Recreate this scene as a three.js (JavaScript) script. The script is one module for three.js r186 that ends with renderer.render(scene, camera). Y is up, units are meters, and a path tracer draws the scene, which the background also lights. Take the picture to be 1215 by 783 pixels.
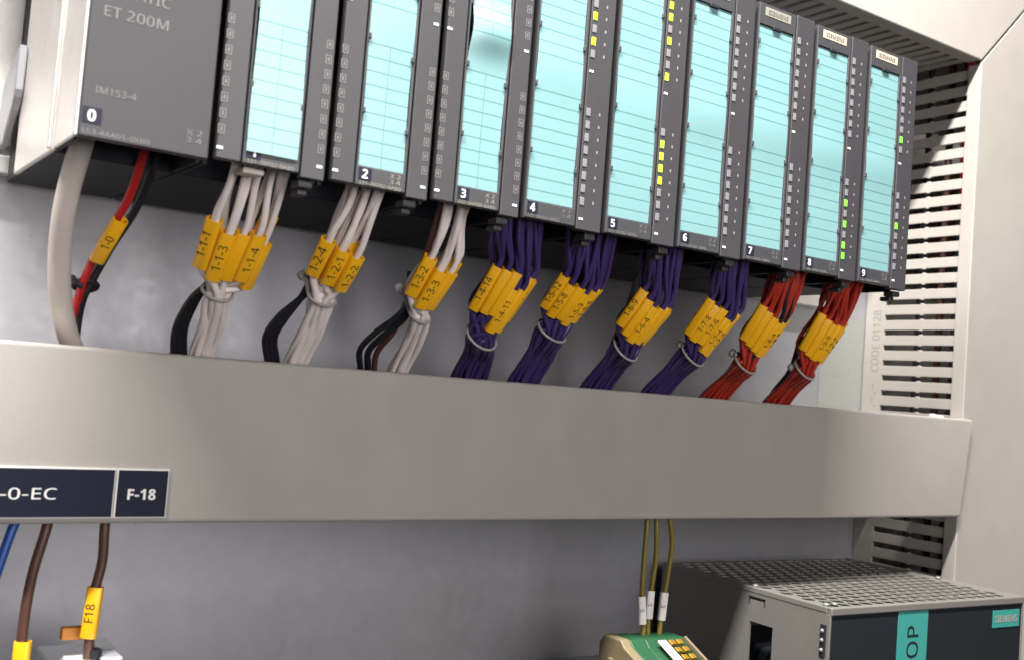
import * as THREE from 'three';
import { RoundedBoxGeometry } from 'three/addons/geometries/RoundedBoxGeometry.js';
import { mergeGeometries, toCreasedNormals } from 'three/addons/utils/BufferGeometryUtils.js';
import { FontLoader } from 'three/addons/loaders/FontLoader.js';
import { TextGeometry } from 'three/addons/geometries/TextGeometry.js';
import { RectAreaLightUniformsLib } from 'three/addons/lights/RectAreaLightUniformsLib.js';

// ---------------------------------------------------------------- camera, lights, exposure (metres)
RectAreaLightUniformsLib.init();
const scene = new THREE.Scene();
const camera = new THREE.PerspectiveCamera(34.37, 1024 / 659, 0.01, 20);
camera.position.set(-0.0674, -0.0642, 0.3294);
camera.rotation.order = 'YXZ';
camera.rotation.set(0.056, -0.6041, 0.0769);
camera.focus = 0.48;
camera.userData.fStop = 17;
scene.add(camera);

const renderer = new THREE.WebGLRenderer({ antialias: true });
renderer.setSize(1024, 659);
renderer.toneMapping = THREE.LinearToneMapping;
renderer.toneMappingExposure = 1.0;
renderer.shadowMap.enabled = true;
scene.background = new THREE.Color().setRGB(0.03, 0.031, 0.038);      // the dim room round the open cabinet

const LAMPS = [
  { name: 'unseen_tube_lamp', label: 'long unseen tube lamp above and in front of the cabinet, placed to light lids and modules', at: [-0.08, 0.70, 0.225], aim: [-0.08, 0.0, -0.10], w: 0.9, h: 0.04, color: [1, 0.97, 0.93], power: 500 },  // out of view, placed to cast the steep shadow of the upper duct
  { name: 'unseen_front_lamp', label: 'large unseen soft lamp far in front of the cabinet, placed to light plate and sleeves', at: [0.14, 0.14, 1.25], aim: [0.1, -0.08, -0.1], w: 1.0, h: 0.7, color: [1.0, 0.965, 0.96], power: 4.4 },  // out of view, placed in front to brighten back plate, wires and sleeves
];

// ---------------------------------------------------------------- helpers (numbers below are millimetres)
let seed = 7;
const rnd = () => { seed = (seed * 1664525 + 1013904223) >>> 0; return seed / 4294967296; };
const rr = (a, b) => a + (b - a) * rnd();
const used = new Map();
function numbered(name) { const n = used.get(name) || 0; used.set(name, n + 1); return n ? `${name}_${String(n).padStart(3, '0')}` : name; }
const V = (x, y, z) => new THREE.Vector3(x, y, z);
const MM = 0.001;

function metricUV(g) {                                             // uv in metres from the side a face points to
  const h = g.index ? g.toNonIndexed() : g;
  const p = h.attributes.position, uv = new Float32Array(p.count * 2), a = V(), b = V(), c = V(), n = V();
  for (let i = 0; i < p.count; i += 3) {
    a.fromBufferAttribute(p, i); b.fromBufferAttribute(p, i + 1); c.fromBufferAttribute(p, i + 2);
    n.copy(b).sub(a).cross(c.clone().sub(a));
    const ax = Math.abs(n.x), ay = Math.abs(n.y), az = Math.abs(n.z);
    [a, b, c].forEach((q, k) => {
      let u, v;
      if (az >= ax && az >= ay) { u = q.x; v = q.y; } else if (ax >= ay) { u = q.z; v = q.y; } else { u = q.x; v = q.z; }
      uv[(i + k) * 2] = u * MM; uv[(i + k) * 2 + 1] = v * MM;
    });
  }
  h.setAttribute('uv', new THREE.BufferAttribute(uv, 2));
  return h;
}
const clean = (g) => { const h = g.index ? g.toNonIndexed() : g; for (const k of Object.keys(h.attributes)) if (!['position', 'normal', 'uv'].includes(k)) h.deleteAttribute(k); return h; };
const joined = (list) => list.length === 1 ? list[0] : mergeGeometries(list.map(clean));
const cache = new Map();
function finish(g, keepUV) { const h = keepUV ? g : metricUV(g); h.scale(MM, MM, MM); return h; }
function part(name, g, m, parent, pos, opts = {}) {                // mm geometry (or shared finished geometry) -> one named mesh
  const geo = g.userData?.done ? g : finish(Array.isArray(g) ? joined(g) : g, opts.keepUV);
  const o = new THREE.Mesh(geo, m);
  o.name = parent ? name : numbered(name);
  if (pos) o.position.set(pos[0] * MM, pos[1] * MM, pos[2] * MM);
  o.castShadow = o.receiveShadow = true;
  (parent || scene).add(o);
  return o;
}
const share = (g, keepUV) => { const h = finish(Array.isArray(g) ? joined(g) : g, keepUV); h.userData.done = true; return h; };
function thing(name, label, category, pos = [0, 0, 0], group) {
  const o = new THREE.Group(); o.name = numbered(name);
  o.position.set(pos[0] * MM, pos[1] * MM, pos[2] * MM);
  o.userData = { label, category }; if (group) o.userData.group = group;
  scene.add(o); return o;
}
const tag = (o, label, category, group) => { Object.assign(o.userData, { label, category }); if (group) o.userData.group = group; return o; };
const bx = (x0, x1, y0, y1, z0, z1, r = 0) => {                    // box by its limits, rounded when r > 0
  const w = x1 - x0, h = y1 - y0, d = z1 - z0;
  const g = r ? new RoundedBoxGeometry(w, h, d, 2, Math.min(r, w / 2.1, h / 2.1, d / 2.1)) : new THREE.BoxGeometry(w, h, d);
  return g.translate((x0 + x1) / 2, (y0 + y1) / 2, (z0 + z1) / 2);
};
const poly = (pts, holes = []) => { const s = new THREE.Shape(pts.map((p) => new THREE.Vector2(...p))); for (const h of holes) s.holes.push(new THREE.Path(h.map((p) => new THREE.Vector2(...p)))); return s; };
const rect = (x0, x1, y0, y1) => [[x0, y0], [x1, y0], [x1, y1], [x0, y1]];
const ext = (shape, depth, bevel = 0) => new THREE.ExtrudeGeometry(shape, { depth: depth - 2 * bevel, bevelEnabled: bevel > 0, bevelSize: bevel, bevelOffset: -bevel, bevelThickness: bevel, bevelSegments: 2, curveSegments: 8, steps: 1 }).translate(0, 0, bevel);
const tube = (pts, r, seg = 40, rad = 9) => new THREE.TubeGeometry(new THREE.CatmullRomCurve3(pts.map((p) => p.isVector3 ? p : V(...p)), false, 'centripetal'), seg, r, rad, false);

// ---------------------------------------------------------------- procedural textures
function fract(n) { return n - Math.floor(n); }
function hash(x, y, s) { return fract(Math.sin(x * 127.1 + y * 311.7 + s * 74.7) * 43758.5453); }
function vnoise(x, y, per, s) {                                     // tiling value noise
  const x0 = Math.floor(x), y0 = Math.floor(y), fx = x - x0, fy = y - y0, sx = fx * fx * (3 - 2 * fx), sy = fy * fy * (3 - 2 * fy);
  const m = (v) => ((v % per) + per) % per;
  const a = hash(m(x0), m(y0), s), b = hash(m(x0 + 1), m(y0), s), c = hash(m(x0), m(y0 + 1), s), d = hash(m(x0 + 1), m(y0 + 1), s);
  return (a + (b - a) * sx) * (1 - sy) + (c + (d - c) * sx) * sy;
}
function noiseTex(size, fn, srgb) {
  const data = new Uint8Array(size * size * 4);
  for (let y = 0; y < size; y++) for (let x = 0; x < size; x++) {
    const v = fn(x / size, y / size), i = (y * size + x) * 4;
    for (let k = 0; k < 3; k++) data[i + k] = Math.max(0, Math.min(255, 255 * (Array.isArray(v) ? v[k] : v)));
    data[i + 3] = 255;
  }
  const t = new THREE.DataTexture(data, size, size); t.wrapS = t.wrapT = THREE.RepeatWrapping; t.magFilter = THREE.LinearFilter; t.minFilter = THREE.LinearMipmapLinearFilter; t.generateMipmaps = true;
  if (srgb) t.colorSpace = THREE.SRGBColorSpace; t.needsUpdate = true; return t;
}
const rep = (t, metres) => { const c = t.clone(); c.repeat.set(1 / metres, 1 / metres); c.needsUpdate = true; return c; };
const fbm = (u, v, base, oct, s) => { let a = 0, w = 0.5, f = base, n = 0; for (let i = 0; i < oct; i++) { a += w * vnoise(u * f, v * f, f, s + i); n += w; w *= 0.55; f *= 2; } return a / n; };
const grainTex = noiseTex(256, (u, v) => 0.5 * fbm(u, v, 64, 2, 3) + 0.5 * hash(Math.floor(u * 256), Math.floor(v * 256), 9));
const smudgeTex = noiseTex(512, (u, v) => { const a = fbm(u, v, 4, 6, 21), b = fbm(u, v, 24, 3, 31); return 0.80 + 0.20 * (0.6 * a + 0.4 * b); });
const zincTex = noiseTex(512, (u, v) => { const a = fbm(u, v, 5, 5, 41), b = fbm(u, v, 40, 3, 51), s = fbm(u, v * 0.99, 3, 4, 61); const sp = hash(Math.floor(u * 170), Math.floor(v * 170), 5) > 0.9994 ? 0.85 : 1; const m = (0.86 + 0.05 * a + 0.08 * b) * (0.9 + 0.1 * s) * sp; return [m, m, m * 1.01]; });
const zincRough = noiseTex(512, (u, v) => 0.36 + 0.06 * fbm(u, v, 6, 5, 71) + 0.08 * fbm(u, v, 60, 2, 81));
const brushTex = noiseTex(512, (u, v) => 0.35 + 0.4 * vnoise(u * 8, v * 256, 256, 5) * 0.6 + 0.25 * fbm(u, v, 6, 4, 15));

const lin = (r, g, b) => new THREE.Color().setRGB(r, g, b);
const std = (c, rough = 0.6, metal = 0, extra = {}) => new THREE.MeshStandardMaterial({ color: c, roughness: rough, metalness: metal, ...extra });
const phys = (c, rough, extra) => new THREE.MeshPhysicalMaterial({ color: c, roughness: rough, ...extra });
const M = {
  duct: std(lin(0.345, 0.322, 0.293), 0.5, 0, { map: rep(smudgeTex, 0.31), bumpMap: rep(grainTex, 0.05), bumpScale: 0.00004 }),
  zinc: std(lin(0.40, 0.397, 0.42), 1, 0.62, { map: rep(zincTex, 0.21), roughnessMap: rep(zincRough, 0.17) }),
  alu: std(lin(0.80, 0.77, 0.74), 1, 0.9, { roughnessMap: rep(zincRough, 0.09), map: rep(smudgeTex, 0.06) }),
  body: phys(lin(0.012, 0.014, 0.020), 0.55, { specularIntensity: 0.5 }),  // module grey darkened to near black: shade under the modules put into the colour
  housing: std(lin(0.042, 0.042, 0.046), 0.5, 0, { bumpMap: rep(grainTex, 0.03), bumpScale: 0.00003, map: rep(smudgeTex, 0.11) }),
  strip: std(lin(0.040, 0.039, 0.043), 0.48, 0, { bumpMap: rep(grainTex, 0.03), bumpScale: 0.00004, map: rep(smudgeTex, 0.09) }),
  faceplate: std(lin(0.031, 0.029, 0.033), 0.46, 0, { bumpMap: rep(grainTex, 0.03), bumpScale: 0.00004, map: rep(smudgeTex, 0.13) }),
  dark: phys(lin(0.014, 0.015, 0.02), 0.6, { specularIntensity: 0.5 }),
  tile: phys(lin(0.012, 0.014, 0.026), 0.5, { specularIntensity: 0.4 }),
  white: std(lin(0.62, 0.61, 0.59), 0.5),
  cream: std(lin(0.21, 0.195, 0.165), 0.6),
  dimprint: std(lin(0.125, 0.12, 0.118), 0.6),
  plate: std(lin(0.45, 0.38, 0.28), 0.5),
  ledOff: std(lin(0.18, 0.172, 0.187), 0.35),
  ledYellow: std(lin(0.45, 0.55, 0.03), 0.4, 0, { emissive: lin(0.50, 0.86, 0.02), emissiveIntensity: 1.15 }),
  ledGreen: std(lin(0.15, 0.55, 0.04), 0.4, 0, { emissive: lin(0.12, 0.80, 0.03), emissiveIntensity: 1.15 }),
  yellow: phys(lin(1.0, 0.50, 0.008), 0.38, { map: rep(smudgeTex, 0.2), clearcoat: 0.25, clearcoatRoughness: 0.3 }),
  ink: std(lin(0.02, 0.015, 0.012), 0.6),
  printGrey: std(lin(0.22, 0.21, 0.20), 0.6),
  wireWhite: phys(lin(0.80, 0.72, 0.69), 0.42, { clearcoat: 0.15, clearcoatRoughness: 0.4 }),
  wireCable: phys(lin(0.66, 0.59, 0.54), 0.45, { map: rep(smudgeTex, 0.05) }),
  wirePurple: phys(lin(0.046, 0.026, 0.125), 0.4, { clearcoat: 0.2, clearcoatRoughness: 0.35 }),
  wireRed: phys(lin(0.42, 0.030, 0.015), 0.4, { clearcoat: 0.2, clearcoatRoughness: 0.35 }),
  wireBright: phys(lin(0.50, 0.012, 0.012), 0.36, { clearcoat: 0.2, clearcoatRoughness: 0.35 }),
  wireBlack: phys(lin(0.012, 0.012, 0.016), 0.4, { clearcoat: 0.2, clearcoatRoughness: 0.35 }),
  wireBrown: phys(lin(0.085, 0.035, 0.024), 0.45, {}),
  wireBlue: phys(lin(0.01, 0.07, 0.32), 0.4, {}),
  wireOchre: phys(lin(0.17, 0.125, 0.018), 0.45, {}),
  tie: phys(lin(0.42, 0.39, 0.38), 0.4, { transmission: 0.25, thickness: 0 }),
  engraved: phys(lin(0.008, 0.010, 0.022), 0.6, { specularIntensity: 0.3 }),
  termGreen: std(lin(0.006, 0.055, 0.020), 0.5, 0, { map: rep(smudgeTex, 0.05) }),
  termBeige: std(lin(0.15, 0.115, 0.063), 0.55, 0, { map: rep(smudgeTex, 0.05) }),
  gold: std(lin(0.40, 0.22, 0.03), 0.4, 0.7),
  psu: phys(lin(0.012, 0.014, 0.017), 0.45, { specularIntensity: 0.35, bumpMap: rep(grainTex, 0.03), bumpScale: 0.00003 }),
  psuCase: std(lin(0.175, 0.165, 0.152), 0.45, 0.25, { map: rep(smudgeTex, 0.08) }),
  teal: std(lin(0.03, 0.21, 0.185), 0.5),
  clear: phys(lin(0.80, 0.82, 0.82), 0.22, { transmission: 0.55, thickness: 0, map: rep(smudgeTex, 0.03) }),
  lamp: std(lin(0.8, 0.8, 0.8), 0.5, 0, { emissive: lin(1, 0.97, 0.92), emissiveIntensity: 1.5 }),
  lampBody: std(lin(0.6, 0.6, 0.6), 0.5),
};

const fontBold = await new FontLoader().loadAsync('fonts/droid/droid_sans_bold.typeface.json');
const fontRegular = await new FontLoader().loadAsync('fonts/droid/droid_sans_regular.typeface.json');
function textGeo(str, cap, { font = fontRegular, width = 0, stretch = 1, align = 'left', thick = 0.12 } = {}) {   // thin printed letters, cap height in mm, facing +z
  const g = new TextGeometry(str, { font, size: cap * 1.0, depth: thick, curveSegments: 3, bevelEnabled: false });
  g.computeBoundingBox(); const b = g.boundingBox, w = b.max.x - b.min.x;
  const sx = width ? width / w : stretch;
  g.translate(-b.min.x, 0, 0); g.scale(sx, 1, 1);
  if (align === 'center') g.translate(-w * sx / 2, 0, 0);
  return g;
}

// ---------------------------------------------------------------- lamps outside the frame
for (const L of LAMPS) {
  const t = new THREE.Group(); t.name = numbered(L.name); t.userData = { label: L.label, category: 'lamp' };
  t.position.set(...L.at); scene.add(t); t.lookAt(new THREE.Vector3(...L.aim));      // +z of the group faces the aim
  const w = L.w * 1000, h = L.h * 1000;
  part('lamp_housing', [bx(-w / 2 - 12, w / 2 + 12, -h / 2 - 12, h / 2 + 12, -50, -8, 4)], M.lampBody, t);
  part('diffuser', [bx(-w / 2, w / 2, -h / 2, h / 2, -8, -3, 1)], M.lamp, t);
  const l = new THREE.RectAreaLight(new THREE.Color().setRGB(...L.color), L.power, L.w, L.h);
  l.name = 'lamp_light'; l.castShadow = true; l.rotation.y = Math.PI; t.add(l);
}

// ---------------------------------------------------------------- setting: mounting plate
const PZ = -130;                                                    // face of the mounting plate
const plate = part('mounting_plate', [bx(-260, 760, -420, 420, PZ - 3, PZ)], M.zinc);
plate.userData.kind = 'structure';

// ---------------------------------------------------------------- slotted wiring ducts
const fingerPts = [[0, -3.2], [26.2, -3.2], [27, -3.9], [28.6, -3.9], [29.4, -3.2], [53.2, -3.2], [54, -3.8], [60, -3.8], [60, 3.8], [54, 3.8], [53.2, 3.2], [29.4, 3.2], [28.6, 3.9], [27, 3.9], [26.2, 3.2], [0, 3.2]];
// one finger: runs 60 mm from the solid rim (z -115) to under the lid (z -55), 1.6 thick; here along +x, thickness +z
const fingerFlat = ext(poly(fingerPts), 1.6, 0.25);
// side fingers of the upright duct: length along +z, width along y, thickness along +x
const fingerSide = share(fingerFlat.clone().applyMatrix4(new THREE.Matrix4().makeBasis(V(0, 0, 1), V(0, 1, 0), V(-1, 0, 0))).translate(0, 0, -115));
const fingerFloor = share(fingerFlat.clone().applyMatrix4(new THREE.Matrix4().makeBasis(V(0, 0, 1), V(1, 0, 0), V(0, 1, 0))).translate(0, 0, -115));
const DX = 541;                                                     // left wall of the upright duct

const upright = thing('wiring_duct', 'upright grey slotted wiring duct with plain lid along the right edge', 'wiring duct', [DX, 0, 0]);
part('base_channel', [bx(0.3, 99.7, -380, 300, PZ + 0.2, PZ + 2), bx(0, 1.6, -380, 164, PZ + 0.4, -114.8), bx(98.2, 99.9, -380, 300, PZ + 0.4, -60)], M.duct, upright);
for (let y = -371.5; y < 160; y += 10) part('finger', fingerSide, M.duct, upright, [1.6, y - 0.5, 0]);
// lid with mitred top
const lidOutline = (pts, t = 1.8) => ext(poly(pts), t, 0.7);
part('lid', [lidOutline([[-0.9, -380], [101, -380], [101, 264.2], [-0.9, 163.6]], 2).translate(0, 0, -55.6), bx(-0.9, 0.7 - 1.0, -380, 163.2, -62.5, -55.2, 0.3)], M.duct, upright);
part('lettering', [textGeo('CODE 01128', 6.2, { width: 41 }).applyMatrix4(new THREE.Matrix4().makeBasis(V(0, 1, 0), V(0, 0, -1), V(-1, 0, 0))).translate(0.02, -33, -117.6),
  textGeo('.-.-', 6.2, { width: 16 }).applyMatrix4(new THREE.Matrix4().makeBasis(V(0, 1, 0), V(0, 0, -1), V(-1, 0, 0))).translate(0.02, -57, -119)], M.printGrey, upright);

const upper = thing('wiring_duct', 'upper horizontal grey slotted duct above the module rack with bright lid', 'wiring duct', [0, 166, 0]);
part('base_channel', [bx(-150, DX + 99, 0.5, 79, PZ + 2.2, PZ + 4), bx(-150, DX, 0, 1.6, PZ + 0.4, -114.8), bx(-150, DX + 98, 78, 79.6, PZ + 0.4, -60)], M.duct, upper);
for (let x = 175.5; x < 540; x += 10) part('finger', fingerFloor, M.duct, upper, [x, 0, 0]);
part('lid', [lidOutline([[-150, -0.9], [DX - 1.4, -0.9], [DX + 82.2, 82], [-150, 82]], 2).translate(0, 0, -55.2), bx(-150, DX - 2.5, -0.9, -0.2, -62.5, -54.6, 0.2)], M.duct, upper);

const lower = thing('wiring_duct', 'horizontal grey wiring duct with wide plain lid across the picture below the modules', 'wiring duct', [0, -120, 0]);
const skipX = (x) => [[10, 32], [50, 72], [86, 116], [128, 162], [170, 200], [200, 230], [245, 270], [282, 308], [322, 350], [370, 400]].some(([a, b]) => x > a && x < b);
part('base_channel', [bx(-150, DX - 0.5, 0.5, 58.5, PZ + 0.2, PZ + 2), bx(-150, DX - 0.5, 57.4, 59, PZ + 0.4, -114.8), bx(-150, DX - 0.5, 0, 1.6, PZ + 0.4, -114.8)], M.duct, lower);
for (let x = -45; x < 530; x += 10) {
  if (!skipX(x)) part('finger', fingerFloor, M.duct, lower, [x, 57.4, 0]);
  if (![5, 15, 35, 285, 295, 305].includes(x)) part('finger', fingerFloor, M.duct, lower, [x, 0, 0]);
}
{
  // lid: C-profile with rounded edges, its right end cut a little askew
  const prof = new THREE.Shape(); const y0 = -0.4, y1 = 59.4, zf = -50, zb = -62, r = 1.6, t = 1.7;
  prof.moveTo(zb, y0); prof.lineTo(zf - r, y0); prof.quadraticCurveTo(zf, y0, zf, y0 + r); prof.lineTo(zf, y1 - r); prof.quadraticCurveTo(zf, y1, zf - r, y1); prof.lineTo(zb, y1);
  prof.lineTo(zb, y1 - t); prof.lineTo(zf - t, y1 - t); prof.lineTo(zf - t, y0 + t); prof.lineTo(zb, y0 + t); prof.closePath();
  const g = new THREE.ExtrudeGeometry(prof, { depth: 695, bevelEnabled: false, curveSegments: 6, steps: 1 });
  g.applyMatrix4(new THREE.Matrix4().makeBasis(V(0, 0, 1), V(0, 1, 0), V(-1, 0, 0))).translate(545, 0, 0);
  const p = g.attributes.position;
  for (let i = 0; i < p.count; i++) if (p.getX(i) > 0) p.setX(i, 536.2 + 8.6 * p.getY(i) / 59);
  g.computeVertexNormals();
  part('lid', [toCreasedNormals(g, 0.6)], M.duct, lower);
}
part('finger_stub', [bx(523, 527, 58.6, 61.2, -66, -63, 0.5), bx(529, 535, 58.6, 60.6, -66, -63, 0.5)], M.white, lower);

// wires lying inside the upright duct, seen through its slots
for (const [x, z, r, y0, y1, m, what] of [[548, -66, 2.2, 62, 172, 'wireBright', 'red wire inside the upright duct behind the upper slots'], [553, -71, 2.4, -375, 200, 'wireBlack', 'black wire inside the upright duct nearest the lid'], [556, -84, 2.4, -375, 200, 'wireBrown', 'brown wire inside the upright duct behind the slots'], [551, -96, 2.2, -375, 200, 'wireBlack', 'black wire inside the upright duct near its back'], [562, -76, 2.4, -375, 200, 'wireBlack', 'black wire deep inside the upright duct']])
  tag(part('wire', [tube([[x, y0, z], [x + 2, y0 * 0.6 + y1 * 0.4, z - 2], [x - 1, y0 * 0.25 + y1 * 0.75, z + 1], [x, y1, z]], r, 60, 8)], M[m]), what, 'wire');

// ---------------------------------------------------------------- engraved labels on the lower lid
function engravedTag(x0, x1, text, tx, width, label) {
  const t = thing('name_plate', label, 'name plate', [x0, -118.4, -50]);
  part('border', [bx(0, x1 - x0, 0, 17, 0.05, 0.75, 0.1)], M.white, t);
  part('plate', [bx(0.45, x1 - x0 - 0.45, 0.45, 16.5, 0.3, 1.0, 0.1)], M.engraved, t);
  part('lettering', [textGeo(text, 3.7, { font: text.length > 4 ? fontRegular : fontBold, width }).translate(tx, 6.4, 1.0)], M.white, t);
}
engravedTag(34.1, 52.0, 'F-18', 4.0, 9.6, 'small black engraved plate reading F-18 on the lower duct lid');
engravedTag(-80, 33.7, '-0-EC', 77.6, 17.4, 'long black engraved plate reading -0-EC on the lower duct lid');

// ---------------------------------------------------------------- aluminium mounting rail of the rack
{
  const t = thing('mounting_rail', 'bare aluminium mounting rail behind the row of grey modules', 'rail', [0, 4, PZ]);
  part('profile', [bx(-140, 488, 0, 7, 0.3, 9, 0.6), bx(-140, 488, 7, 11, 0.3, 5), bx(-140, 488, 11, 112, 0.3, 11, 0.8), bx(-140, 488, 112, 119, 0.3, 9, 0.6)], M.alu, t);
}

// ---------------------------------------------------------------- modules
function labelTexture(two) {
  const c = document.createElement('canvas'); c.width = 256; c.height = 1024; const k = c.getContext('2d');
  k.fillStyle = '#709698'; k.fillRect(0, 0, 256, 1024);
  k.strokeStyle = '#4e7475'; k.lineWidth = 5;
  const line = (yy) => { k.beginPath(); k.moveTo(0, yy); k.lineTo(256, yy); k.stroke(); };
  const mm = 1024 / 100;                                            // 0 = label bottom (y 8 mm)
  for (let i = 0; i < 9; i++) { line(1024 - (4.0 + 4.9 * i) * mm); line(1024 - (57.5 + 4.9 * i) * mm); }
  if (two) { k.lineWidth = 4; for (const [a, b] of [[0, 43], [57.5, 97]]) { k.beginPath(); k.moveTo(125, 1024 - a * mm); k.lineTo(125, 1024 - b * mm); k.stroke(); } }
  const t = new THREE.CanvasTexture(c); t.colorSpace = THREE.SRGBColorSpace; return t;
}
const labelMat = [0, 1].map((two) => phys(lin(1, 1, 1), 0.45, { map: labelTexture(two), clearcoat: 0.6, clearcoatRoughness: 0.18 }));
function labelSheet(w, h, bow, wave) {
  const g = new THREE.PlaneGeometry(w, h, 8, 48), p = g.attributes.position;
  for (let i = 0; i < p.count; i++) {
    const x = p.getX(i), y = p.getY(i), t = y / h + 0.5, e = Math.abs(x) / (w / 2);
    const k = bow * Math.exp(-(((y - wave.at) / wave.wide) ** 2));                  // the film bulges out of its slot there
    p.setXYZ(i, x + Math.sign(x) * (e > 0.9 ? 0.2 * Math.sin(t * 11 + wave.at) - 0.12 * k : 0), y, k * (0.75 + 0.25 * (1 - e * e)) + 0.1 * Math.sin(t * 9 + wave.at));
  }
  g.computeVertexNormals(); return g;
}
const ledGeo = share([bx(-1.05, 1.05, -1.6, 1.6, 0, 0.35, 0.3)]);
const tickGeo = share([bx(-1.0, 1.0, -0.45, 0.45, 0, 0.2)]);
const dotGeo = share([bx(-0.35, 0.35, -0.6, 0.6, 0, 0.12)]);
const pictGeo = share([bx(-1.1, 1.1, -1.5, -1.2, 0, 0.12), bx(-1.1, 1.1, 1.2, 1.5, 0, 0.12), bx(-1.1, -0.8, -1.2, 1.2, 0, 0.12), bx(0.8, 1.1, -1.2, 1.2, 0, 0.12), bx(-0.3, 0.3, -0.7, 0.8, 0, 0.12)]);
const clipGeo = share([bx(-0.5, 0.5, -1.1, 1.1, -0.6, 0.5, 0.35)]);
const tabGeo = share([bx(0, 5.4, -2.4, 0.2, -9, -3, 0.5), bx(1.2, 5, -4.6, -2.4, -12, -6, 0.6)]);
const LED_Y = [...Array(8)].map((_, k) => 11.8 + 5.1 * k), LED_Y2 = [...Array(8)].map((_, k) => 71 + 5.1 * k);
const housingGeo = share([bx(0.5, 39.5, 0.2, 118.8, -117, -34, 0.6), bx(0.5, 1.9, 0.6, 118.6, -35, -9), bx(38.1, 39.5, 0.6, 118.6, -35, -9), bx(0.6, 39.4, 116.2, 118.7, -35, -3.2)]);
const frameA = share([ext(poly(rect(10.4, 29.8, 1.6, 118), [rect(11.1, 28.7, 8.4, 108.2)]), 3.4, 0.35).translate(0, 0, -3.4), bx(10.8, 29.4, 7.5, 109, -4.6, -3.2)]);
const frameB = share([ext(poly(rect(1.5, 26.0, 1.4, 118), [rect(2.2, 24.5, 8.3, 108.2)]), 3.4, 0.35).translate(0, 0, -3.4), bx(1.6, 25.4, 7.5, 109, -4.6, -3.2)]);
const stripLeftA = share([bx(1.7, 9.8, 1.6, 118.4, -3.4, -0.1, 0.4)]);
const stripRightA = share([bx(30.5, 38.9, 0.4, 118.4, -3.4, -0.1, 0.4)]);
const stripRightB = share([bx(26.6, 38.9, 0.5, 118.4, -3.4, 0.1, 0.4)]);

const partNo = { 1: '331-7KF02-0AB0', 2: '331-7KF02-0AB0', 3: '332-5HF00-0AB0', 4: '321-1BH02-0AA0', 5: '321-1BH02-0AA0', 6: '321-1BH02-0AA0', 7: '321-1BH02-0AA0', 8: '322-1BH01-0AA0', 9: '322-1BH01-0AA0' };
const LIT = { 4: { hi: [1, 3], lo: [] }, 5: { hi: [0, 3, 5, 6], lo: [3, 4, 5, 6] }, 8: { hi: [], lo: [0, 1, 3, 5] }, 9: { hi: [1], lo: [4] } };
const extra = {
  1: 'grey two-column module numbered 1 with its label slipped over the number', 2: 'grey two-column module numbered 2 with pale turquoise label', 3: 'grey two-column module numbered 3 whose turquoise label bows outward',
  4: 'grey module numbered 4 with two lit yellow indicators near the top', 5: 'grey module numbered 5 with most lit yellow indicators, eight in its column', 6: 'grey module numbered 6 with turquoise label and no lit indicators',
  7: 'grey module numbered 7 above the rightmost purple wires and first red wires', 8: 'grey module numbered 8 with four lit green indicators near the bottom', 9: 'grey module numbered 9 at the right end of the rack',
};
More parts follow.
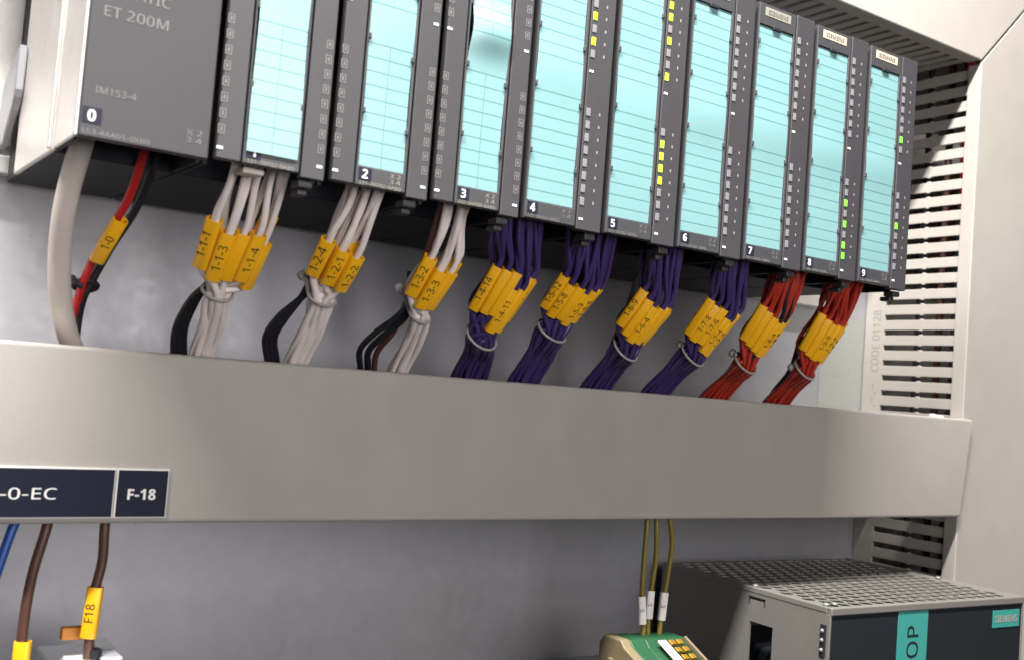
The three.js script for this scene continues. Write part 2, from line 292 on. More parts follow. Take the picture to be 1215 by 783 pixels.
for (let n = 1; n <= 9; n++) {
  const A = n <= 3, t = thing('rack_module', extra[n], 'module', [40 * n, 0, 0], 'modules of the rack');
  part('housing', housingGeo, M.body, t);
  part('front_door', A ? frameA : frameB, M.housing, t);
  if (A) part('left_strip', stripLeftA, M.strip, t);
  part('right_strip', A ? stripRightA : stripRightB, M.strip, t);
  const w = A ? 17.4 : 22.2, cx = A ? 19.9 : 13.35, y0 = n === 1 ? 5.6 : 8.5;
  part('label_sheet', [labelSheet(w, 99.4, n === 3 ? 2.7 : A ? 0.35 : rr(0.45, 0.75), n === 3 ? { at: 9, wide: 8.5 } : { at: rr(-1, 4), wide: rr(9, 12) })], labelMat[A ? 1 : 0], t, [cx, y0 + 49.7, n === 1 ? 0.45 : -0.5], { keepUV: true });
  for (const y of [26, 52, 75, 99]) { part('label_clip', clipGeo, M.housing, t, [cx - w / 2 + 0.1, y + 1.5, 0.1]); part('label_clip', clipGeo, M.housing, t, [cx + w / 2 - 0.1, y - 3, 0.1]); }
  part('grip', [bx(cx - 2.6, cx + 2.6, 107.2, 109, -0.6, 0.5, 0.4)], M.dark, t);
  // slot number and prints
  const tx = A ? 11.3 : 2.6, tile = part('number_tile', [bx(tx, tx + 5.0, 3.4, 7.9, -0.3, 0.12, 0.1)], M.tile, t);
  part('number', [textGeo(String(n), 3.2, { font: fontBold, align: 'center' }).translate(tx + 2.4, 4.05, 0.12)], M.white, tile);
  part('lettering', [textGeo(partNo[n], 1.25, { width: A ? 16.5 : 15 }).translate(tx + 0.2, 1.9, -0.02)], A ? M.cream : M.dimprint, t);
  if (n !== 1) part('terminal_mark', [textGeo('X 2', 1.5, { width: 4.2 }).translate(A ? 23.4 : 19.2, 5.9, -0.02), textGeo('3 4', 1.5, { width: 4.2 }).translate(A ? 23.4 : 19.2, 3.9, -0.02)], A ? M.cream : M.dimprint, t);
  part('brand_plate', [bx(A ? 12 : 5.2, A ? 28 : 22.2, 112.6, 116.6, -0.3, 0.15, 0.1)], n >= 8 ? M.plate : M.cream, t);
  part('brand_lettering', [textGeo('SIEMENS', 2, { font: fontBold, width: 13 }).translate(A ? 13.5 : 7.2, 113.6, 0.15)], M.dimprint, t);
  if (A) {
    for (const [x, dir] of [[2.6, 1], [36.8, -1]]) for (const ys of [LED_Y, LED_Y2]) {
      part('tick', tickGeo, M.white, t, [x, ys[0] - 6.8, -0.15]);
      ys.forEach((y, k) => part('pictogram', pictGeo, M.dimprint, t, [x, y - 0.8, -0.15]));
    }
  } else {
    const x = 28.5;
    [['lo', LED_Y], ['hi', LED_Y2]].forEach(([key, ys]) => {
      part('tick', tickGeo, M.white, t, [x, ys[0] - 7, 0.05]);
      ys.forEach((y, k) => {
        const on = LIT[n]?.[key].includes(k);
        part('indicator_light', ledGeo, on ? (n < 6 ? M.ledYellow : M.ledGreen) : M.ledOff, t, [x, y, 0]);
        part('channel_mark', dotGeo, M.cream, t, [34.2, y, 0.05]);
      });
    });
  }
  part('strain_relief_tab', tabGeo, M.strip, t, [A ? 31 : 33.6, 0, 0]);
  if (n === 1) part('connector_lip', [bx(12.6, 20, -0.6, 1.4, -12, -5, 0.6)], M.wireCable, t);
}
{
  const t = thing('rack_module', 'wide plain grey interface module numbered 0 with bare metal side at the left end', 'module', [0, 0, 0], 'modules of the rack');
  part('housing', housingGeo, M.body, t);
  part('faceplate', [bx(0.2, 39.2, 0.4, 118.6, -3.4, 0.1, 0.5)], M.faceplate, t);
  part('lettering', [textGeo('SIMATIC', 3.1, { width: 19 }).translate(4.2, 44.2, 0.05), textGeo('ET 200M', 3.1, { width: 19 }).translate(4.2, 37.4, 0.05), textGeo('IM153-4', 2.1, { width: 12 }).translate(3.8, 13.9, 0.05), textGeo('153-4AA01-0XB0', 1.5, { width: 20 }).translate(0.9, 1.4, 0.05), textGeo('X 2', 1.7, { width: 5 }).translate(31.7, 6.9, 0.05), textGeo('3 4', 1.7, { width: 5 }).translate(31.7, 4.6, 0.05)], M.dimprint, t);
  const tile = part('number_tile', [bx(0.8, 6.4, 4.4, 9.5, -0.2, 0.2, 0.1)], M.tile, t);
  part('number', [textGeo('0', 3.4, { font: fontBold, align: 'center' }).translate(3.5, 5.2, 0.2)], M.white, tile);
  // bare metal side: front strip and rear shield with a small step between them
  part('side_strip', [bx(-0.9, 0.3, 0.3, 118.6, -28.4, -0.6, 0.5)], M.alu, t);
  const sh = part('side_shield', [bx(-1.4, 0.3, -0.2, 118.6, -92, -29.2, 0.5), bx(-2.3, -1.2, 0.5, 118, -31.6, -29.8, 0.4)], M.alu, t);
  const s = new THREE.Shape(); s.moveTo(-86.5, 46); s.bezierCurveTo(-92, 44, -108, 42, -114, 34); s.bezierCurveTo(-117, 28, -117, 20, -115.5, 12); s.lineTo(-103, 12); s.bezierCurveTo(-99, 20, -89, 22, -87.5, 30); s.closePath();
  part('rail_latch', [ext(s, 3, 0.6).applyMatrix4(new THREE.Matrix4().makeBasis(V(0, 0, 1), V(0, 1, 0), V(-1, 0, 0))).translate(-1.6, 0, 0)], M.zinc, sh);
}

// ---------------------------------------------------------------- wire bundles
function sleeveGeo(w, t, L) {                                       // open flat sleeve along y, front face to +z
  const ring = (a, b, r) => { const s = new THREE.Shape(); s.moveTo(-a + r, -b); s.lineTo(a - r, -b); s.quadraticCurveTo(a, -b, a, -b + r); s.lineTo(a, b - r); s.quadraticCurveTo(a, b, a - r, b); s.lineTo(-a + r, b); s.quadraticCurveTo(-a, b, -a, b - r); s.lineTo(-a, -b + r); s.quadraticCurveTo(-a, -b, -a + r, -b); return s; };
  const s = ring(w / 2, t / 2, t * 0.38); s.holes.push(ring(w / 2 - 0.55, t / 2 - 0.55, t * 0.25));
  return toCreasedNormals(ext(s, L, 0.12).rotateX(Math.PI / 2).translate(0, L / 2, 0), 0.7);
}
function sleeve(parent, center, axisUp, normal, w, t, L, text, ink = M.ink) {
  const y = axisUp.clone().normalize(), x = y.clone().cross(normal).normalize(), z = x.clone().cross(y).normalize();
  const m = new THREE.Matrix4().makeBasis(x, y, z).setPosition(center);
  const o = part('marker_sleeve', [sleeveGeo(w, t, L).applyMatrix4(m)], M.yellow, parent);
  if (text) part('lettering', [textGeo(text, Math.min(3.2, w * 0.55), { stretch: 1.05, align: 'center' }).rotateZ(Math.PI / 2).translate(w * 0.2, 0, t / 2 - 0.02).applyMatrix4(m)], ink, o);
  return o;
}
// each bundle: start S, sleeve top A, sleeve bottom B, tie T, entry into the duct E
function bundle(o) {
  const t = thing('wire_bundle', o.label, 'wire bundle', o.S, 'wire bundles between modules and duct');
  const off = V(...o.S), P3 = (p) => V(...p).sub(off);
  const S = P3(o.S), A = P3(o.A), B = P3(o.B), T = P3(o.T), E = P3(o.E);
  const up = A.clone().sub(B).normalize(), X = V(1, 0, 0).sub(up.clone().multiplyScalar(up.x)).normalize(), N = X.clone().cross(up).normalize();
  const mid = A.clone().add(B).multiplyScalar(0.5), L = A.distanceTo(B) * 0.77;
  const sleeves = o.sleeves.map(([u, v, s, text, turn = 0]) => {
    const c = mid.clone().addScaledVector(X, u).addScaledVector(N, v).addScaledVector(up, s);
    const ax = up.clone().addScaledVector(X, u * 0.006).addScaledVector(X, rr(-0.02, 0.02)), nn = N.clone().multiplyScalar(Math.cos(turn)).addScaledVector(X, Math.sin(turn));
    sleeve(t, c, ax, nn, o.sw, o.st, L, text); return { c, ax: ax.normalize() };
  });
  const dirTE = E.clone().sub(T).normalize(), N2 = X.clone().cross(dirTE).normalize();
  const n = o.wires.length;
  o.wires.forEach((m, i) => {
    const sl = sleeves[i % sleeves.length], k = Math.floor(i / sleeves.length);
    const jx = k ? rr(-1, 1) * Math.max(0, o.sw / 2 - o.r - 0.6) : 0, jz = rr(-0.4, 0.4);
    const top = sl.c.clone().addScaledVector(sl.ax, L / 2).addScaledVector(X, jx).addScaledVector(N, jz), bot = sl.c.clone().addScaledVector(sl.ax, -L / 2).addScaledVector(X, jx).addScaledVector(N, jz);
    const q = Math.sqrt((i + 0.5) / n) * o.tr, a = i * 2.39996 + 0.4;
    const tiePt = T.clone().addScaledVector(X, Math.cos(a) * q * 1.25).addScaledVector(N2, Math.sin(a) * q * 0.85);
    const us = o.sleeves[i % o.sleeves.length][0] / 9;
    const st = S.clone().add(V(us * o.spread * 0.5 + rr(-1.5, 1.5) + (k ? rr(-2, 2) : 0), 7, rr(-3.5, 3.5)));
    const en = E.clone().add(V(Math.cos(a) * q * o.fan + rr(-0.6, 0.6), 0, Math.sin(a) * q * 0.9));
    const en2 = en.clone().addScaledVector(dirTE, 14).add(V(0, -4, 3));
    const midT = tiePt.clone().lerp(en, 0.5).add(V(rr(-0.7, 0.7) + (o.bulge || 0), 2.2, 3.5));
    part('wire', [tube([st, st.clone().lerp(top, 0.4).add(V(rr(-0.8, 0.8), -1.5, 0.8)), top.clone().addScaledVector(sl.ax, 3), top, sl.c.clone().addScaledVector(X, jx).addScaledVector(N, jz), bot, tiePt, midT, en, en2], o.r, 46, 8)], m, t);
  });
  for (let i = 0; i < (o.back || 0); i++) {                           // wires running behind the marked ones
    const x = ((i + 0.5) / o.back - 0.5) * 2, a = i * 2.39996 + 1.7, q = Math.sqrt((i + 0.5) / o.back) * o.tr;
    const st = S.clone().add(V(x * o.spread * 0.52 + rr(-0.8, 0.8), 7, rr(-5, 5))), c = mid.clone().addScaledVector(X, x * 7 + rr(-1, 1)).addScaledVector(N, rr(-7, -4));
    const tp = T.clone().addScaledVector(X, Math.cos(a) * q * 1.1).addScaledVector(N2, Math.sin(a) * q * 0.7), en = E.clone().add(V(Math.cos(a) * q * o.fan + rr(-1, 1), 0, Math.sin(a) * q));
    part('wire', [tube([st, st.clone().lerp(c, 0.45).add(V(rr(-1, 1), 0, rr(-1, 1))), c.clone().addScaledVector(up, L * 0.4), c.clone().addScaledVector(up, -L * 0.4), tp, tp.clone().lerp(en, 0.5).add(V(rr(-1, 1), 2.4, 3.8)), en, en.clone().addScaledVector(dirTE, 14).add(V(0, -4, 3))], o.r, 40, 7)], o.wires[0], t);
  }
  for (const path of o.loops || []) part('wire', [tube(path.pts.map(P3), path.r, 46, 8)], path.m, t);
  // tie: flat band round the bundle plus its head
  const band = [], R = o.tr + o.r;
  for (let k = 0; k < 28; k++) { const a = k / 28 * Math.PI * 2; band.push(T.clone().addScaledVector(X, Math.cos(a) * (o.tr * 1.2 + o.r + 0.1)).addScaledVector(N2, Math.sin(a) * (o.tr * 0.82 + o.r + 0.1))); }
  const tie = part('cable_tie', [new THREE.TubeGeometry(new THREE.CatmullRomCurve3(band, true), 56, 0.6, 8, true)], o.tieMat || M.tie, t);
  if (o.head) {
    const H = P3(o.head), from = T.clone().addScaledVector(X, -R * 1.1).addScaledVector(N2, R * 0.3);
    part('tie_head', [tube([from, from.clone().lerp(H, 0.5).add(V(0, 0.6, 1)), H], 0.95, 12, 8), new RoundedBoxGeometry(4.2, 3.6, 3.2, 3, 1.5).rotateZ(0.6).translate(H.x, H.y, H.z)], o.tieMat || M.tie, tie);
  }
}
const W = M.wireWhite, P = M.wirePurple, R = M.wireRed, K = M.wireBlack;
const fill = (n, m, k) => [...Array(n)].map((_, i) => (k && k.includes(i) ? K : m));
bundle({ label: 'white wires under module 1 with yellow sleeves marked 1-1', S: [62.4, 1.3, -14], A: [61.7, -14.0, -24], B: [59.9, -34.4, -37], T: [60.3, -37.6, -41], E: [65.3, -62, -68],
  sw: 5.6, st: 4.6, back: 3, r: 1.25, tr: 3.6, spread: 16, fan: 1.35, wires: fill(8, W), sleeves: [[-9.2, -1.2, 1, '1-1-1', -0.7], [-4.4, 1.4, -1.5, '1-1-3', -0.2], [0.6, 1.2, -0.5, '', 0], [5.0, 2.8, 1, '1-1-4', 0.15], [9.2, -0.2, -3, '', 0.5], [9.0, -4.2, 6, '', 0.2]],
  loops: [0, 1, 2].map((k) => ({ m: K, r: 1.3, pts: [[60, -24, -46], [59.5, -33, -47 - k], [55.6 + k * 1.1, -40.4, -55], [54.1 + k * 1.7, -51.2, -65], [56.4 + k * 2, -61, -72], [60 + k * 2, -76, -80]] })) });
bundle({ label: 'white wires under module 2 with yellow sleeves marked 1-2', S: [103.7, 1.4, -14], A: [100.9, -15.6, -24], B: [99.3, -31.2, -37], T: [100.4, -35.2, -41], E: [103.7, -61.6, -68],
  sw: 5.8, st: 4.6, back: 3, r: 1.35, tr: 3.5, spread: 13, fan: 1.3, wires: fill(7, W), head: [92.2, -27.6, -41.5], sleeves: [[-6.8, -0.8, 1.5, '1-2-4', -0.55], [-1.0, 1.5, 0.5, '1-2-1', -0.1], [4.8, 2.2, -0.8, '1-2-2', 0.2], [3.4, -3.4, 2, '', 0.2]],
  loops: [0, 1, 2].map((k) => ({ m: K, r: 1.4, pts: [[100, -20, -46], [96.5, -33, -46 - k], [90 + k * 1.4, -43, -55], [89.2 + k * 1.8, -51.1, -65], [93.6 + k * 1.9, -60.4, -72], [98 + k * 2, -76, -80]] })) });
bundle({ label: 'white wires under module 3 with yellow sleeves marked 1-3', S: [141.4, 0.6, -14], A: [143.4, -16.2, -24], B: [139.4, -34.8, -37], T: [143.0, -37.4, -41], E: [149.3, -61, -68],
  sw: 5.6, st: 4.4, back: 2, r: 1.3, tr: 3.1, spread: 14, fan: 1.4, wires: fill(6, W), head: [132.8, -27.7, -41.5], sleeves: [[-6.2, -0.5, 1.6, '1-3-2', -0.45], [-0.6, 1.4, -1.5, '1-3-3', -0.1], [4.4, 0.4, -1, '', 0.3], [6.2, -3.0, 2.5, '', 0.4]],
  loops: [{ m: K, r: 1.3, pts: [[137, 4, -20], [138, -14, -30], [137.6, -36, -45], [131.2, -45.6, -55], [130, -52.6, -65], [134.4, -60, -72], [139, -76, -80]] }, { m: K, r: 1.4, pts: [[140, -20, -46], [140.5, -37, -47], [136.2, -45.6, -56], [134.6, -52.6, -66], [138.4, -60, -73], [142, -76, -80]] }, { m: M.wireBrown, r: 1.3, pts: [[134.5, 5, -16], [136, -12, -26], [139, -30, -44], [139.5, -44, -55], [138.6, -52.6, -66], [141.4, -60, -73], [146, -76, -80]] }] });
const pur = { sw: 4.7, st: 4.3, r: 1.15, tr: 5.6, spread: 19, fan: 1.5, back: 12 };
bundle({ ...pur, label: 'purple wires under module 4, sleeves split into three staggered groups', S: [170, 0.5, -14], A: [177.5, -16.6, -24], B: [171.8, -39.2, -37], T: [173.2, -43.2, -41], E: [185.1, -60.6, -68], wires: fill(24, P),
  sleeves: [[-9, -1.6, 1.5, '1-4-14', -0.7], [-5.6, 0.8, 2.6, '', -0.4], [-2.6, 2.4, 3.6, '', -0.2], [0.2, 3.0, -3.2, '1-4-11', -0.05], [4.0, 2.4, -2.2, '', 0.2], [6.6, 0.2, 3.4, '1-4-1', 0.35], [9.4, -2.2, 2.2, '', 0.5]] });
bundle({ ...pur, label: 'purple wires under module 5 with sleeves marked 1-5', S: [208, 0.5, -14], A: [212.5, -15.8, -24], B: [208.2, -32.9, -37], T: [209.2, -37.4, -41], E: [214.8, -60.4, -68], wires: fill(24, P),
  sleeves: [[-9, -2.0, 0.4, '1-5-12', -0.8], [-5.6, 0.4, -1.2, '1-5-8', -0.5], [-1.8, 1.8, -0.2, '', -0.2], [1.8, 2.6, -1.6, '1-5-3', 0.05], [5.6, 1.8, 0.6, '1-5-5', 0.3], [8.6, -0.4, 1.8, '', 0.6]] });
bundle({ ...pur, label: 'purple wires under module 6 with sleeves marked 1-6', S: [248.6, 0.5, -14], A: [256.2, -17.8, -24], B: [249.5, -38.3, -37], T: [251.8, -41.6, -41], E: [257.1, -60.8, -68], wires: fill(24, P), loops: [{ m: K, r: 1.2, pts: [[243, -6, -24], [244, -22, -32], [246.5, -38, -43], [249, -44, -50]] }],
  sleeves: [[-9, -2.0, 1.6, '1-6-9', -0.8], [-5.6, 0.4, -0.6, '', -0.4], [-2.2, 2.0, -2.0, '1-6-4', -0.2], [1.4, 2.6, -1.0, '', 0.1], [4.8, 2.0, 0.8, '', 0.3], [8.0, 0.0, -0.8, '', 0.6]] });
bundle({ ...pur, label: 'purple wires under module 7, the rightmost purple bundle', S: [290.4, 0.5, -14], A: [299, -17.2, -24], B: [291.8, -38.5, -37], T: [294.1, -40.8, -41], E: [295.2, -61, -68], wires: fill(24, P), head: [287.6, -36.6, -43], tieMat: M.tie,
  sleeves: [[-9.4, -2.2, 1.2, '', -0.9], [-6.4, -0.2, 0.2, '1-7-8', -0.6], [-3.2, 1.4, 1.0, '1-7-6', -0.3], [0.6, 2.8, -2.0, '1-7-4', 0.0], [4.2, 2.2, -2.6, '1-7-5', 0.2], [7.6, 0.2, 2.4, '', 0.5]] });
bundle({ ...pur, label: 'red wires under module 8 with one black wire among them', S: [330.5, 0.5, -14], A: [334, -15.4, -24], B: [329.3, -37.0, -37], T: [331, -41.8, -41], E: [336.6, -60.8, -68], r: 1.15, wires: fill(22, R, [4, 9]), head: [324.4, -37.4, -44],
  sleeves: [[-8.6, -2.2, 1.6, '', -0.8], [-5.4, -0.2, 0.4, '', -0.5], [-2.0, 1.6, -0.8, '', -0.2], [1.6, 2.6, -2.0, '1-8-4', 0.0], [5.2, 1.8, -1.2, '1-8-5', 0.3], [8.2, -0.6, 1.0, '', 0.6]] });
bundle({ ...pur, label: 'red wires under module 9, the rightmost bundle', S: [371.6, 0.5, -14], A: [378.5, -13.6, -24], B: [373.6, -37.6, -37], T: [375.6, -41.6, -41], E: [385.2, -60.8, -68], r: 1.15, wires: fill(22, R), head: [372 - 3.6, -41, -44],
  loops: [{ m: K, r: 1.5, pts: [[377, -24, -46], [373, -42, -48], [377, -54, -62], [380.4, -62, -70], [384, -76, -80]] }],
  sleeves: [[-8.6, -2.0, 0.8, '', -0.8], [-5.2, 0.2, -0.4, '', -0.5], [-1.6, 1.8, -1.2, '1-9-9', -0.15], [2.0, 2.4, -0.4, '1-9-4', 0.1], [5.6, 1.4, -1.4, '1-9-5', 0.35], [8.4, -1.0, 1.6, '', 0.6]] });

// ---------------------------------------------------------------- cables of module 0
tag(part('bus_cable', [tube([[9, 14, -26], [7.6, 2.5, -30], [6.9, -14.3, -40], [8.6, -29.9, -50], [12.6, -46, -60], [20.8, -60.5, -75], [30, -72, -82]], 3.7, 60, 16)], M.wireCable), 'thick off-white cable under module 0 at the left', 'cable');
{
  const t = thing('wire_bundle', 'red and black wire pair under module 0 held by a black tie', 'wire bundle', [26, 2, -30], 'wire bundles between modules and duct'), o = V(26, 2, -30), q = (a) => a.map((p) => V(...p).sub(o));
  part('wire', [tube(q([[28, 14, -26], [27, 2.1, -30], [26.0, -10, -38], [22.6, -24, -53], [20.6, -36, -64], [20.4, -42.3, -70], [20.9, -60, -85], [24, -74, -92]]), 1.5, 50, 10)], M.wireBright, t);
  part('wire', [tube(q([[33, 14, -28], [32, 1, -34], [30.4, -12, -44], [26.6, -25, -57], [23.6, -36.6, -66], [22.2, -44, -72], [24.4, -60, -86], [27, -74, -92]]), 1.5, 50, 10)], M.wireBlack, t);
  sleeve(t, V(23.8, -23.6, -50).sub(o), V(3.6, 14, 13).normalize(), V(-0.1, -0.5, 0.8), 5.2, 4.4, 19, '1-0');
  const c = V(21.4, -39, -68).sub(o);
  part('cable_tie', [new THREE.TorusGeometry(3.0, 1.0, 8, 24).rotateX(1.0).scale(1.25, 1, 1).translate(c.x + 0.4, c.y, c.z), new RoundedBoxGeometry(4.6, 4.2, 3.4, 3, 1.2).rotateZ(0.5).translate(c.x - 5.2, c.y + 0.6, c.z + 2), tube([[c.x - 5, c.y + 0.6, c.z + 2], [c.x - 3.4, c.y + 0.1, c.z + 2.4], [c.x - 1, c.y - 0.6, c.z + 2.8]], 1.1, 8, 8)], M.dark, t);
}

// sticker on the plate beside the upright duct
{
  const t = thing('sticker', 'pale printed sheet on the back plate beside the upright duct', 'sticker', [496, -62, PZ]);
  part('sheet', [bx(0, 43, 0, 62, 0.1, 0.35)], std(lin(0.235, 0.24, 0.225), 0.5, 0, { map: rep(smudgeTex, 0.2) }), t);
  part('print', [bx(11, 22, 23.2, 23.9, 0.35, 0.45), bx(12, 22, 13, 13.7, 0.35, 0.45), bx(12, 22, 3.6, 4.3, 0.35, 0.45)], M.printGrey, t);
}

// ---------------------------------------------------------------- below the duct: rail, terminals, wires, power supply
{
  const t = thing('terminal_rail', 'thin steel terminal rail along the bottom edge of the picture', 'rail', [0, -242, PZ]);
  part('profile', [bx(-140, 345, 0, 35, 0.3, 1.6), bx(-140, 345, 31, 35.4, 1.2, 8, 0.4), bx(-140, 345, 0, 4, 1.2, 8, 0.4)], M.zinc, t);
}
function sleeveWire(name, pts, r, m, label, cat, sl, group) {
  const t = thing(name, label, cat, pts[0], group), o = V(...pts[0]);
  part('wire', [tube(pts.map((p) => V(...p).sub(o)), r, 40, 10)], m, t);
  if (sl) { const s = sleeve(t, V(...sl.at).sub(o), V(...sl.up), V(-0.45, 0.05, 0.9), sl.w, sl.t, sl.L, sl.text); if (sl.mat) { s.material = sl.mat; } }
  return t;
}
tag(part('wire', [tube([[8.6, -112, -62], [4.7, -122.7, -60], [1.8, -133.8, -59], [-1.5, -150, -58], [-3, -190, -58]], 1.6, 40, 10)], M.wireBlue), 'blue wire below the duct at the left edge', 'wire');
sleeveWire('marked_wire', [[17, -112, -62], [15.3, -122.8, -60], [12.2, -138.3, -59.5], [11.0, -155.2, -60], [11.3, -172, -60], [12, -196, -60]], 1.75, M.wireBrown, 'brown wire left of the F18 wire with yellow sleeve at the bottom edge', 'wire', { at: [11.4, -170, -60], up: [0, 1, 0], w: 5.4, t: 4.2, L: 18, text: 'F17' });
sleeveWire('marked_wire', [[35, -112, -62], [34.4, -123, -60], [34.7, -134.7, -60], [33.3, -144.9, -60], [32.9, -158, -60], [33.0, -170, -60], [33, -178, -60]], 1.75, M.wireBrown, 'brown wire with yellow sleeve marked F18 entering the clear terminal', 'wire', { at: [32.9, -152.6, -60], up: [0.9, 17, 0], w: 5.4, t: 4.2, L: 17.5, text: 'F18' });
tag(part('marker_tag', [bx(24.6, 32, -163, -158.6, -68, -64.5, 0.6)], std(lin(0.60, 0.22, 0.02), 0.5)), 'small orange tag behind the yellow F18 sleeve', 'marker tag');
{
  const t = thing('fuse_terminal', 'clear and white fuse terminal under the F18 wire', 'terminal block', [23, -209, -100]);
  part('housing', [bx(0, 24, 0, 37, 4, 62, 1.2), bx(2, 22, 37, 39.2, 30, 58, 0.8), bx(16, 23, 36, 40.6, 12, 30, 1)], M.clear, t);
  part('lid', [bx(3, 12, 38.8, 40.4, 33, 54, 0.6)], M.white, t);
  part('wire_collar', [new THREE.CylinderGeometry(2.6, 2.6, 5, 14).translate(12, 41, 40)], M.dark, t);
  part('latch', [bx(13.5, 21, 38.8, 41.2, 34, 44, 0.6)], M.clear, t);
}
{
  // stepped green and beige earth terminals, seen at the bottom edge
  const t = thing('earth_terminal', 'green earth terminal block with beige end plate and white marker strip', 'terminal block', [270, -242.5, -66]);
  const step = (x0, x1, dz, dy, bev) => { const g = ext(poly([[0, 0], [0, 62 + dy], [3, 66 + dy], [15, 66 + dy], [18, 63 + dy], [26, 59.5 + dy], [34, 54 + dy], [46, 48 + dy], [58, 42 + dy], [58, 0]]), x1 - x0, bev); return g.applyMatrix4(new THREE.Matrix4().makeBasis(V(0, 0, 1), V(0, 1, 0), V(-1, 0, 0))).translate(x1, 0, dz); };
  part('end_plate', [step(0, 5.4, 0, 0, 0.6)], M.termBeige, t);
  for (const z of [8, 15, 22, 29, 36, 43]) part('rib', [bx(-1.4, 0.4, 8, 60 - z * 0.42, z, z + 3, 0.5)], M.termBeige, t);
  part('block', [step(5.7, 15.2, 0, -0.4, 0.5)], M.termGreen, t);
  part('block', [step(15.5, 25, 0, -0.9, 0.5)], M.termGreen, t);
  part('block', [step(25.3, 41, 0, -1.2, 0.5)], M.termGreen, t);
  part('marker_strip', [bx(0, 5, 0, 0.8, -16, 16, 0.2).rotateX(0.46).translate(20, 57.6, 33)], M.white, t);
  for (let i = 0; i < 6; i++) for (let j = 0; j < 2; j++) part('contact', [bx(-1.7, 1.7, 0, 1.8, -1.6, 1.6, 0.4).rotateX(0.46).translate(28 + j * 4.8, 63.2 - i * 2.3, 20 + i * 4.6)], M.gold, t);
  part('edge_rail', [bx(0, 1.4, 0, 2.2, -16, 16, 0.3).rotateX(0.46).translate(36.4, 57.6, 33)], M.termBeige, t);
}
const wm = std(lin(0.66, 0.62, 0.62), 0.5);
[[[[290.4, -112, -62], [289.8, -122.2, -60], [289.6, -140, -60], [289.8, -158.0, -60], [292, -171, -60], [292.4, -182, -60]], [290.4, -165.5, -60], [-1.8, 14, 0], 'yellow-green wire with white sleeve, left of the three'],
  [[[296.6, -112, -62], [295.9, -122.2, -60], [297.2, -140, -60], [296.4, -158.3, -61], [295.8, -170.5, -61], [296.4, -182, -61]], [296.1, -163.4, -61], [0.4, 14, 0], 'yellow-green wire with white sleeve, middle of the three'],
  [[[301, -112, -60], [303.0, -122, -58], [305.4, -133, -58], [304.9, -150, -59], [304.2, -163, -60], [303.0, -176, -60], [303, -184, -60]], [304.1, -164.4, -60], [1.0, 14, 0], 'yellow-green wire with white sleeve, right of the three'],
].forEach(([pts, at, up, label]) => sleeveWire('earth_wire', pts, 1.25, M.wireOchre, label, 'wire', { at, up, w: 3.9, t: 3.4, L: 13.5, text: 'S', mat: wm }, 'earth wires under the duct'));

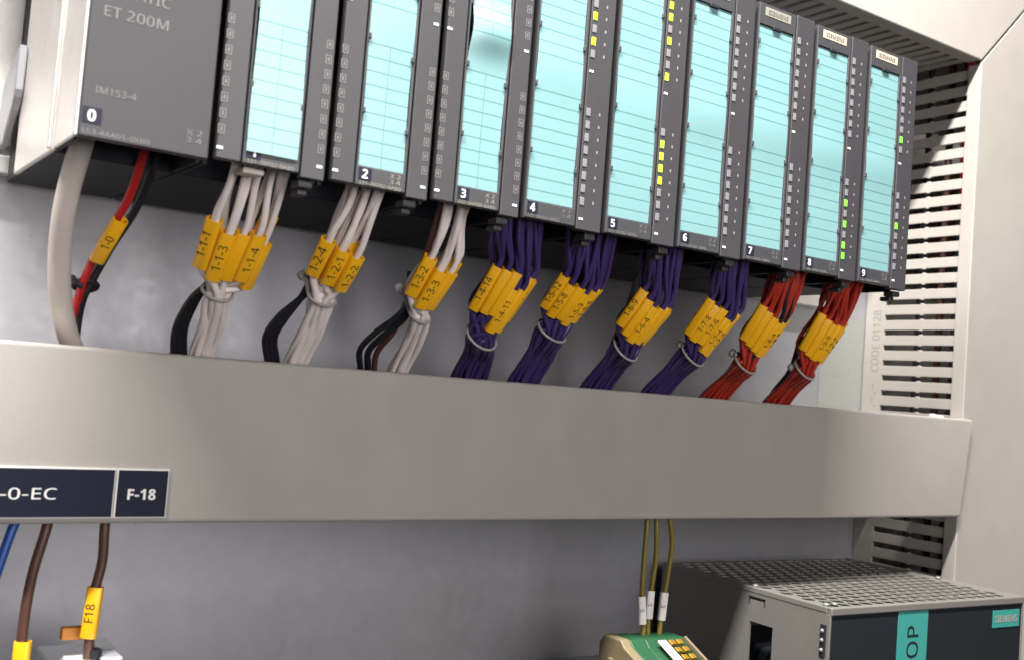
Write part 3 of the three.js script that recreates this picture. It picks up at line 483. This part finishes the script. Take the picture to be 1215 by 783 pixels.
{
  // power supply, slightly turned on its rail
  const t = thing('power_supply', 'black power supply with perforated metal top at lower right', 'power supply', [352, -155, 3]);
  t.rotation.y = -0.05;
  const Wd = 153, D = 122, H = 125;
  const sideHoles = [rect(-52, -36, -60, -17), [[-54, -9], [-52.6, -9], [-52.6, -6.2], [-43.4, -6.2], [-43.4, -9], [-42, -9], [-42, -4.4], [-54, -4.4]]];
  part('side_panel', [ext(poly(rect(-D, -2, -H, -1.2), sideHoles), 1.2).applyMatrix4(new THREE.Matrix4().makeBasis(V(0, 0, 1), V(0, 1, 0), V(-1, 0, 0))).translate(1.2, 0, 0)], M.psuCase, t);
  part('side_panel', [bx(Wd - 1.4, Wd, -H, -1.2, -D, -2, 0.4)], M.psuCase, t);
  part('back_panel', [bx(1.5, Wd - 1.5, -H, -1.4, -D, -D + 1.4), bx(1.5, Wd - 1.5, -H, -H + 1.4, -D + 1.4, -5)], M.psuCase, t);
  part('circuit_board', [bx(80, 82, -H + 3, -22, -D + 4, -8)], M.termGreen, t);
  part('transformer', [bx(22, 74, -H + 3, -34, -D + 14, -30, 3)], M.psu, t);
  part('heat_sink', [0, 1, 2, 3, 4, 5].map((k) => bx(88 + k * 9, 90.5 + k * 9, -H + 3, -26, -D + 10, -20)), M.psuCase, t);
  const hinge = part('side_clip', [bx(-0.9, 0.2, -23, -8, -5.4, -2, 0.3)], M.dark, t);
  for (const y of [-11, -15.4, -20]) part('rivet', [new THREE.SphereGeometry(1.1, 10, 8).translate(-1.0, y, -3.8)], M.psuCase, hinge);
  // perforated top
  const top = poly(rect(0, Wd, 0, D));
  const pr = 8.2, hx = 3.75;
  for (let j = 0, y = 7; y < D - 6; y += pr * 0.87, j++) for (let x = 8 + (j % 2) * pr / 2; x < Wd - 6; x += pr) {
    const h = new THREE.Path(); for (let k = 0; k < 6; k++) { const a = k / 6 * Math.PI * 2 + Math.PI / 6; k ? h.lineTo(x + hx * Math.cos(a), y + hx * Math.sin(a)) : h.moveTo(x + hx * Math.cos(a), y + hx * Math.sin(a)); } h.closePath(); top.holes.push(h);
  }
  part('perforated_top', [new THREE.ExtrudeGeometry(top, { depth: 0.5, bevelEnabled: false }).rotateX(-Math.PI / 2).translate(0, -0.6, 0)], M.psuCase, t);
  part('top_rim', [bx(0, Wd, -3.6, 0.35, -2.4, 0.4, 0.8), bx(-0.3, 1.6, -2.6, 0.3, -D, -2.4, 0.5), bx(Wd - 1.6, Wd + 0.3, -2.6, 0.3, -D, -2.4, 0.5)], M.psuCase, t);
  for (const [x, z] of [[2.6, -52], [Wd - 3, -52], [3.2, -6], [9, -6]]) part('screw_head', [new THREE.SphereGeometry(1.7, 12, 8).scale(1, 0.6, 1).translate(x, 0.6, z)], M.psuCase, t);
  part('front_panel', [bx(1.0, Wd - 1.0, -H, -3.4, -4, -0.4, 0.8)], M.psu, t);
  part('front_rim', [bx(-0.1, 1.2, -H, -3, -3, -0.2, 0.4), bx(Wd - 1.2, Wd + 0.1, -H, -3, -3, -0.2, 0.4)], M.psuCase, t);
  const stripe = part('stripe', [bx(49, 72, -H, -3.7, -0.6, -0.2)], M.teal, t);
  part('lettering', [textGeo('SITOP', 8.6, { font: fontRegular, stretch: 1.1 }).rotateZ(Math.PI / 2).translate(65, -45, -0.2)], M.psu, stripe);
  const bp = part('brand_plate', [bx(126, 149.5, -15.4, -6.4, -0.6, -0.1)], M.teal, t);
  part('brand_lettering', [textGeo('SIEMENS', 3.6, { font: fontBold, width: 19.5 }).translate(128, -12.7, -0.1)], M.cream, bp);
}

renderer.render(scene, camera);
